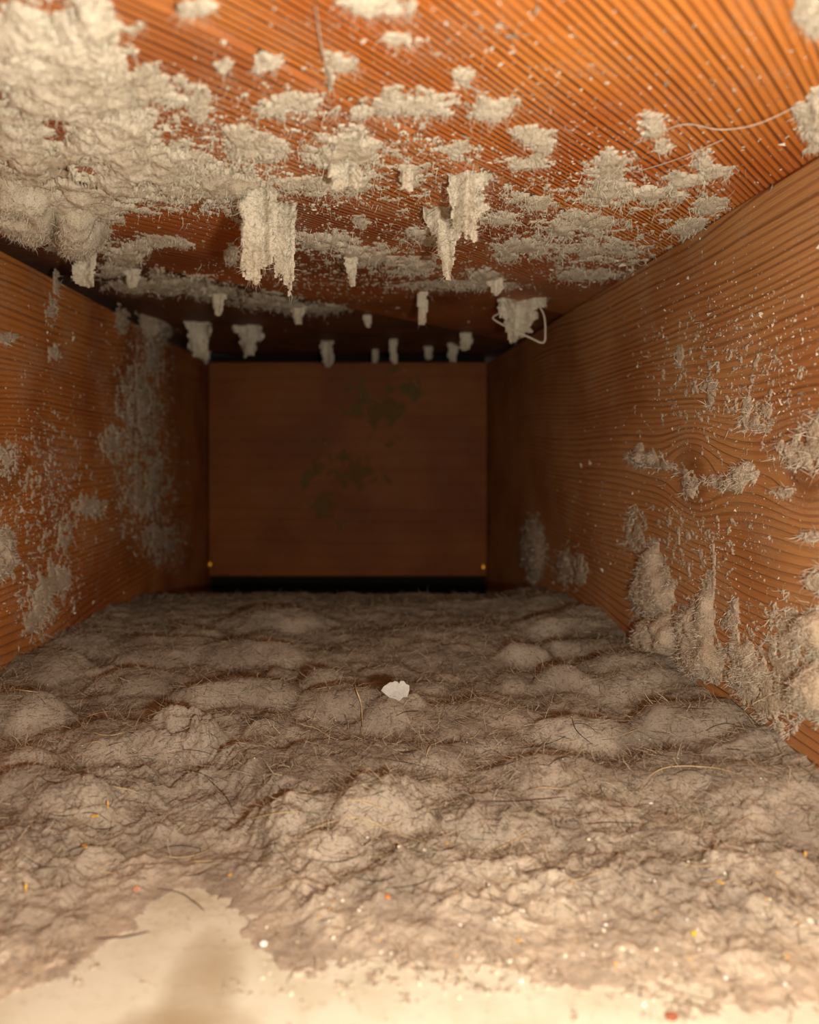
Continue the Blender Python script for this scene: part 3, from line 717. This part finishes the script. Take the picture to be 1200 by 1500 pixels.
# ------------------------------------------------------------------ loose flecks
def flecks(surf, regions, n, size, mats, seed, name, label):
    r = np.random.default_rng(seed)
    W = np.array([g[4] for g in regions], float); W /= W.sum()
    pick = r.choice(len(regions), n, p=W)
    R = np.array(regions)[pick]
    px = R[:, 0] + r.normal(0, 0.55, n) * R[:, 2]; py = R[:, 1] + r.normal(0, 0.55, n) * R[:, 3]
    P = unproject(surf, px, py)
    ok = np.ones(n, bool)
    if surf == 'ceiling': ok = (P[:, 0] > XL + 0.002) & (P[:, 0] < XR - 0.002) & (py < 540)
    elif surf == 'left': ok = (P[:, 2] > 0.012) & (P[:, 2] < ZC - 0.002) & (P[:, 1] < YB) & (px < 300)
    elif surf == 'right': ok = (P[:, 2] > 0.012) & (P[:, 2] < ZC - 0.002) & (P[:, 1] < YB) & (px > 730)
    P = P[ok]; n = len(P)
    nrm = np.array(NORMAL[surf], float)
    d = P[:, 1:2]
    s = size * (r.lognormal(0, 0.5, (n, 1))) * (0.4 + d)
    base = r.normal(0, 1, (n, 4, 3))
    base -= base.mean(1, keepdims=True)
    nn = np.abs(nrm)
    base = base * (1 - 0.55 * nn) * s[:, None, :] * 0.7
    v = (P[:, None, :] + nrm * s[:, None, :] * 0.35 + base)
    # keep every corner on the open side of the surface
    axis = int(np.argmax(nn)); sg = nrm[axis]
    off = (v[..., axis] - P[:, None, axis]) * sg
    v[..., axis] = P[:, None, axis] + sg * np.maximum(off, -0.0001)
    i = np.arange(n)[:, None] * 4
    t = np.concatenate([np.concatenate([i + a, i + b, i + c], 1) for a, b, c in ((0, 1, 2), (0, 2, 3), (0, 3, 1), (1, 3, 2))])
    link(name, make_mesh(name, v.reshape(-1, 3), [t], mats, smooth_shade=False), label, 'lint', kind='stuff')
FL = [FIB_PALE]
flecks('ceiling', [(200, 250, 220, 130, 5), (480, 240, 260, 130, 5), (800, 300, 260, 110, 6), (950, 150, 260, 130, 2), (650, 60, 260, 80, 1.6), (900, 380, 120, 50, 2), (500, 420, 260, 50, 1)], 6000, 0.0006, FL, 41, 'ceiling_lint_flecks', 'fine pale lint flecks scattered over the ceiling planks')
flecks('right', [(1080, 480, 150, 130, 5), (1150, 560, 90, 120, 4), (1060, 780, 130, 120, 3), (900, 700, 120, 150, 1.5), (1100, 950, 80, 70, 2), (850, 800, 70, 80, 1)], 2400, 0.0006, FL, 42, 'right_joist_lint_flecks', 'fine pale lint flecks scattered over the right joist')
flecks('left', [(60, 760, 70, 140, 4), (90, 480, 90, 120, 1.5), (210, 640, 50, 160, 4), (70, 880, 60, 60, 2)], 1800, 0.0006, FL, 43, 'left_joist_lint_flecks', 'fine pale lint flecks scattered over the left joist')

# ------------------------------------------------------------------ chip, slivers, crumbs, hairs, threads
def on_floor(px, py):
    """point of the lint surface seen at a pixel"""
    dx = (px - VX) / F; dz = (py - VY) / F
    Yt = np.linspace(0.16, 0.73, 3000)
    z = CZ - dz * Yt
    hit = np.where(z <= floor_height(dx * Yt, Yt))[0]
    k = hit[0] if len(hit) else -1
    return np.array([dx * Yt[k], Yt[k], float(floor_height(dx * Yt[k], Yt[k]))])

def chunk(name, p, size, mat, seed, label, cat, group=None, flat=0.5, rz=0.0, tilt=0.0):
    import bmesh
    r = random.Random(seed)
    bm = bmesh.new(); bmesh.ops.create_icosphere(bm, subdivisions=1, radius=0.5)
    for v in bm.verts:
        k = r.uniform(0.7, 1.2)
        v.co = Vector((v.co.x * size[0] * k, v.co.y * size[1] * k, v.co.z * size[2] * k))
    me = bpy.data.meshes.new(name); bm.to_mesh(me); bm.free(); me.materials.append(mat)
    o = link(name, me, label, cat, group)
    o.location = (float(p[0]), float(p[1]), float(p[2]) + size[2] * 0.3)
    o.rotation_euler = (tilt, 0, rz)
    return o

# white paint chip: scalloped thin plate leaning on a roll
pc = on_floor(579, 1022); dch = pc[1]
outl = [(-21, 1), (-17, 7), (-12, 10), (-8, 13), (-4, 13), (-1, 15), (3, 14), (6, 11), (8, 15), (13, 15), (16, 11), (21, 9), (21, 2), (19, -3), (18, -7), (12, -8), (7, -13), (0, -12), (-8, -9), (-13, -5)]
bm = bmesh.new(); k = dch / F
top = [bm.verts.new((x * k, 0.0003 * math.sin(i * 0.9), y * k)) for i, (x, y) in enumerate(outl)]
c0 = bm.verts.new((0, -0.0004, 0.0005))
for i in range(len(top)): bm.faces.new((c0, top[i], top[(i + 1) % len(top)]))
g = bmesh.ops.solidify(bm, geom=bm.faces[:], thickness=0.0011)
bmesh.ops.recalc_face_normals(bm, faces=bm.faces[:])
me = bpy.data.meshes.new('paint_chip'); bm.to_mesh(me); bm.free(); me.materials.append(CHIP)
o = link('paint_chip', me, 'bright white scalloped paint chip lying on the lint near the middle', 'paint chip')
o.location = (float(pc[0]), float(pc[1]), float(pc[2]) + 11 * k * 0.8); o.rotation_euler = (-0.22, 0.05, 0.12)

slv = [((138, 1197), (0.0035, 0.002, 0.0012), 'yellow wood crumb on the lint at lower left, beside an upright sliver', 0.3, STRAW),
       ((158, 1185), (0.0008, 0.0008, 0.0042), 'upright thin yellow sliver beside the yellow crumb', 0, STRAW),
       ((124, 1242), (0.0028, 0.002, 0.0016), 'small tan crumb below the yellow crumb', 0, STRAW),
       ((38, 1308), (0.0010, 0.0010, 0.0040), 'upright yellow sliver near the lower left edge', 0, STRAW),
       ((337, 1284), (0.0024, 0.0014, 0.0012), 'yellow crumb at the edge of the bare floor', 0.8, STRAW),
       ((568, 1317), (0.0018, 0.0018, 0.0014), 'orange crumb in the lint near the bare floor', 0, plain('orange_crumb', srgb(226, 140, 60))),
       ((1056, 1294), (0.0036, 0.0012, 0.0010), 'slanting pale sliver on the lint at lower right', -0.7, STRAW),
       ((1180, 1255), (0.0016, 0.0014, 0.0030), 'pale yellow chip near the right edge', 0, STRAW),
       ((1017, 1370), (0.0016, 0.0014, 0.0016), 'bright yellow crumb at lower right', 0, plain('yellow_crumb', srgb(240, 206, 40))),
       ((622, 1248), (0.0018, 0.0016, 0.0016), 'small white bead-like crumb below the paint chip', 0, CHIP),
       ((954, 1178), (0.0024, 0.0008, 0.0008), 'tiny shiny white fleck on the lint at right', 0.2, CHIP),
       ((1187, 1352), (0.0024, 0.0020, 0.0018), 'cream crumb near the lower right edge', 0, CRUMB),
       ((386, 1385), (0.0026, 0.0022, 0.0016), 'white crumb on the bare floor beside the brown smear', 0, CHIP),
       ((985, 1492), (0.004, 0.0026, 0.002), 'reddish brown crumb at the bottom edge', 0.3, plain('red_crumb', srgb(160, 92, 60))),
       ((200, 1305), (0.003, 0.0026, 0.002), 'pinkish crumb on the edge of the lint at lower left', 0, plain('pink_crumb', srgb(206, 150, 120)))]
for i, (pp, s, lab, rz, m) in enumerate(slv):
    chunk('sliver' if 'sliver' in lab else 'crumb', on_floor(*pp), s, m, i, lab, 'sliver' if 'sliver' in lab else 'crumb', rz=rz)
r = random.Random(5)
for i in range(150):
    px, py = (r.uniform(380, 1190), r.gauss(1370, 60)) if i < 105 else (r.uniform(10, 1190), r.uniform(960, 1300))
    if py > 1492: continue
    p = on_floor(px, py)
    s = r.uniform(0.0005, 0.0013) if i < 105 else r.uniform(0.0004, 0.0008)
    chunk('grit_crumb', p, (s * 1.3, s, s * 0.8), r.choice([CRUMB, CRUMB, CHIP, STRAW]), i, 'tiny pale grit crumb sprinkled on the lint', 'crumb', 'grit sprinkled over the lint', rz=r.uniform(0, 3))

def hair(pxs, mat, rad, label, group='stray hairs on the lint', lift=0.001, name='hair'):
    pts = np.array([on_floor(a, b) for a, b in pxs]); pts[:, 2] += lift
    v, q = tube(spline(pts, 30), rad, 5)
    o = link(name, make_mesh(name, v, [q], [mat]), label, 'hair', group); recentre(o)
hair([(503, 972), (516, 985), (521, 1010), (529, 1035), (531, 1062), (535, 1092)], HAIR_PALE, 0.00032, 'long pale curved hair standing left of the white paint chip')
hair([(426, 1050), (442, 1064), (462, 1070), (480, 1081)], HAIR_PALE, 0.00022, 'short pale hair left of the long curved hair')
hair([(637, 1088), (630, 1098), (624, 1112)], HAIR_PALE, 0.00022, 'short straight pale hair below the paint chip')
hair([(1030, 1000), (1060, 1020), (1090, 1045), (1118, 1085)], HAIR_PALE, 0.00025, 'pale hair running to the foot of the right joist')
hair([(1010, 990), (1050, 1012), (1085, 1040), (1125, 1080)], HAIR_DARK, 0.0002, 'dark hair beside the pale one at the foot of the right joist')
hair([(838, 1055), (845, 1075), (870, 1098)], HAIR_DARK, 0.0002, 'dark hair curling over the roll right of the middle')
hair([(360, 1205), (410, 1195), (455, 1194)], HAIR_PALE, 0.0002, 'pale hair on the lint left of the lower middle')
hair([(450, 1222), (490, 1207), (530, 1205), (575, 1222), (640, 1246)], HAIR_PALE, 0.0002, 'long pale arching hair across the lower middle')
hair([(720, 1252), (755, 1235), (780, 1220)], HAIR_PALE, 0.00022, 'pale hair slanting up right of the lower middle')
hair([(920, 1170), (970, 1130), (1040, 1128), (1090, 1140)], HAIR_PALE, 0.0002, 'pale looping hair on the lint at right')
hair([(140, 1380), (180, 1378), (220, 1370)], HAIR_DARK, 0.0002, 'dark hair lying on the bare floor at lower left')
hair([(230, 1306), (265, 1313), (290, 1330), (300, 1340)], HAIR_DARK, 0.00015, 'fine dark hair at the edge of the bare floor')
hair([(0, 1010), (30, 1014), (55, 1018)], HAIR_PALE, 0.0003, 'pale hair at the left edge')
hair([(700, 1180), (760, 1178), (830, 1172)], HAIR_DARK, 0.00015, 'dark hair lying level on the lint at right of the lower middle')
hair([(300, 1140), (330, 1170), (345, 1200)], HAIR_DARK, 0.00015, 'dark hair curving down the lint at lower left')
r = random.Random(11)
for i in range(60):
    px, py = r.uniform(60, 1140), r.uniform(1040, 1300)
    a = r.uniform(-0.5, 0.5); L = r.uniform(14, 42); c = r.uniform(-10, 10)
    pts = [(px + t * L * math.cos(a) - 0 * c, py + t * L * math.sin(a) * 0.6 + c * (1 - t * t)) for t in (-1, -0.4, 0.3, 1)]
    hair(pts, r.choice([HAIR_DARK, HAIR_DARK, HAIR_PALE]), 0.00015, 'fine short hair caught in the felted lint', 'fine hairs in the lint')

def thread(pts, rad, label, mat=WEB):
    v, q = tube(spline(np.array(pts), 30), rad, 5, 0.7)
    o = link('cobweb_thread', make_mesh('cobweb_thread', v, [q], [mat]), label, 'cobweb', 'cobweb threads'); recentre(o)
def cpt(px, py, drop=0.001):
    p = unproject('ceiling', px, py); return p + np.array([0, 0, -drop])
thread([cpt(462, 4, 0.0008), cpt(472, 60, 0.002), cpt(483, 100, 0.002), cpt(490, 138, 0.0008)], 0.0002, 'dusty cobweb strand running down the near plank at centre')
thread([cpt(940, 205, .0006), cpt(1000, 178), cpt(1056, 181, 0.002), cpt(1110, 168, 0.003), cpt(1178, 146, 0.001)], 0.00022, 'cobweb thread stretched to the lint slab at the right edge')
thread([cpt(930, 250, .0006), cpt(975, 235), cpt(1010, 218, 0.002), cpt(1060, 200, 0.001)], 0.0002, 'cobweb thread above the branching lint streak')
thread([cpt(1008, 208, .0006), cpt(1020, 225), cpt(1035, 245, 0.001)], 0.0004, 'short thick cobweb strand joining the branching streak')
thread([cpt(680, 118, .0006), cpt(700, 128), cpt(712, 134, 0.0008)], 0.00025, 'short cobweb thread at the tiny lint tuft')
d0 = unproject('ceiling', 790, 440)[1]
def at(px, py, d): return np.array([(px - VX) / F * d, d, CZ - (py - VY) / F * d])
thread([at(788, 445, d0 - .004), at(797, 462, d0 - .006), at(799, 485, d0 - .008), at(796, 502, d0 - .008), at(775, 494, d0 - .004), at(745, 480, d0 - .002), at(722, 466, d0), at(735, 458, d0 + .002)], 0.0008, 'looping lint tendril dangling from the shaggy far right tuft', FIB_PALE)
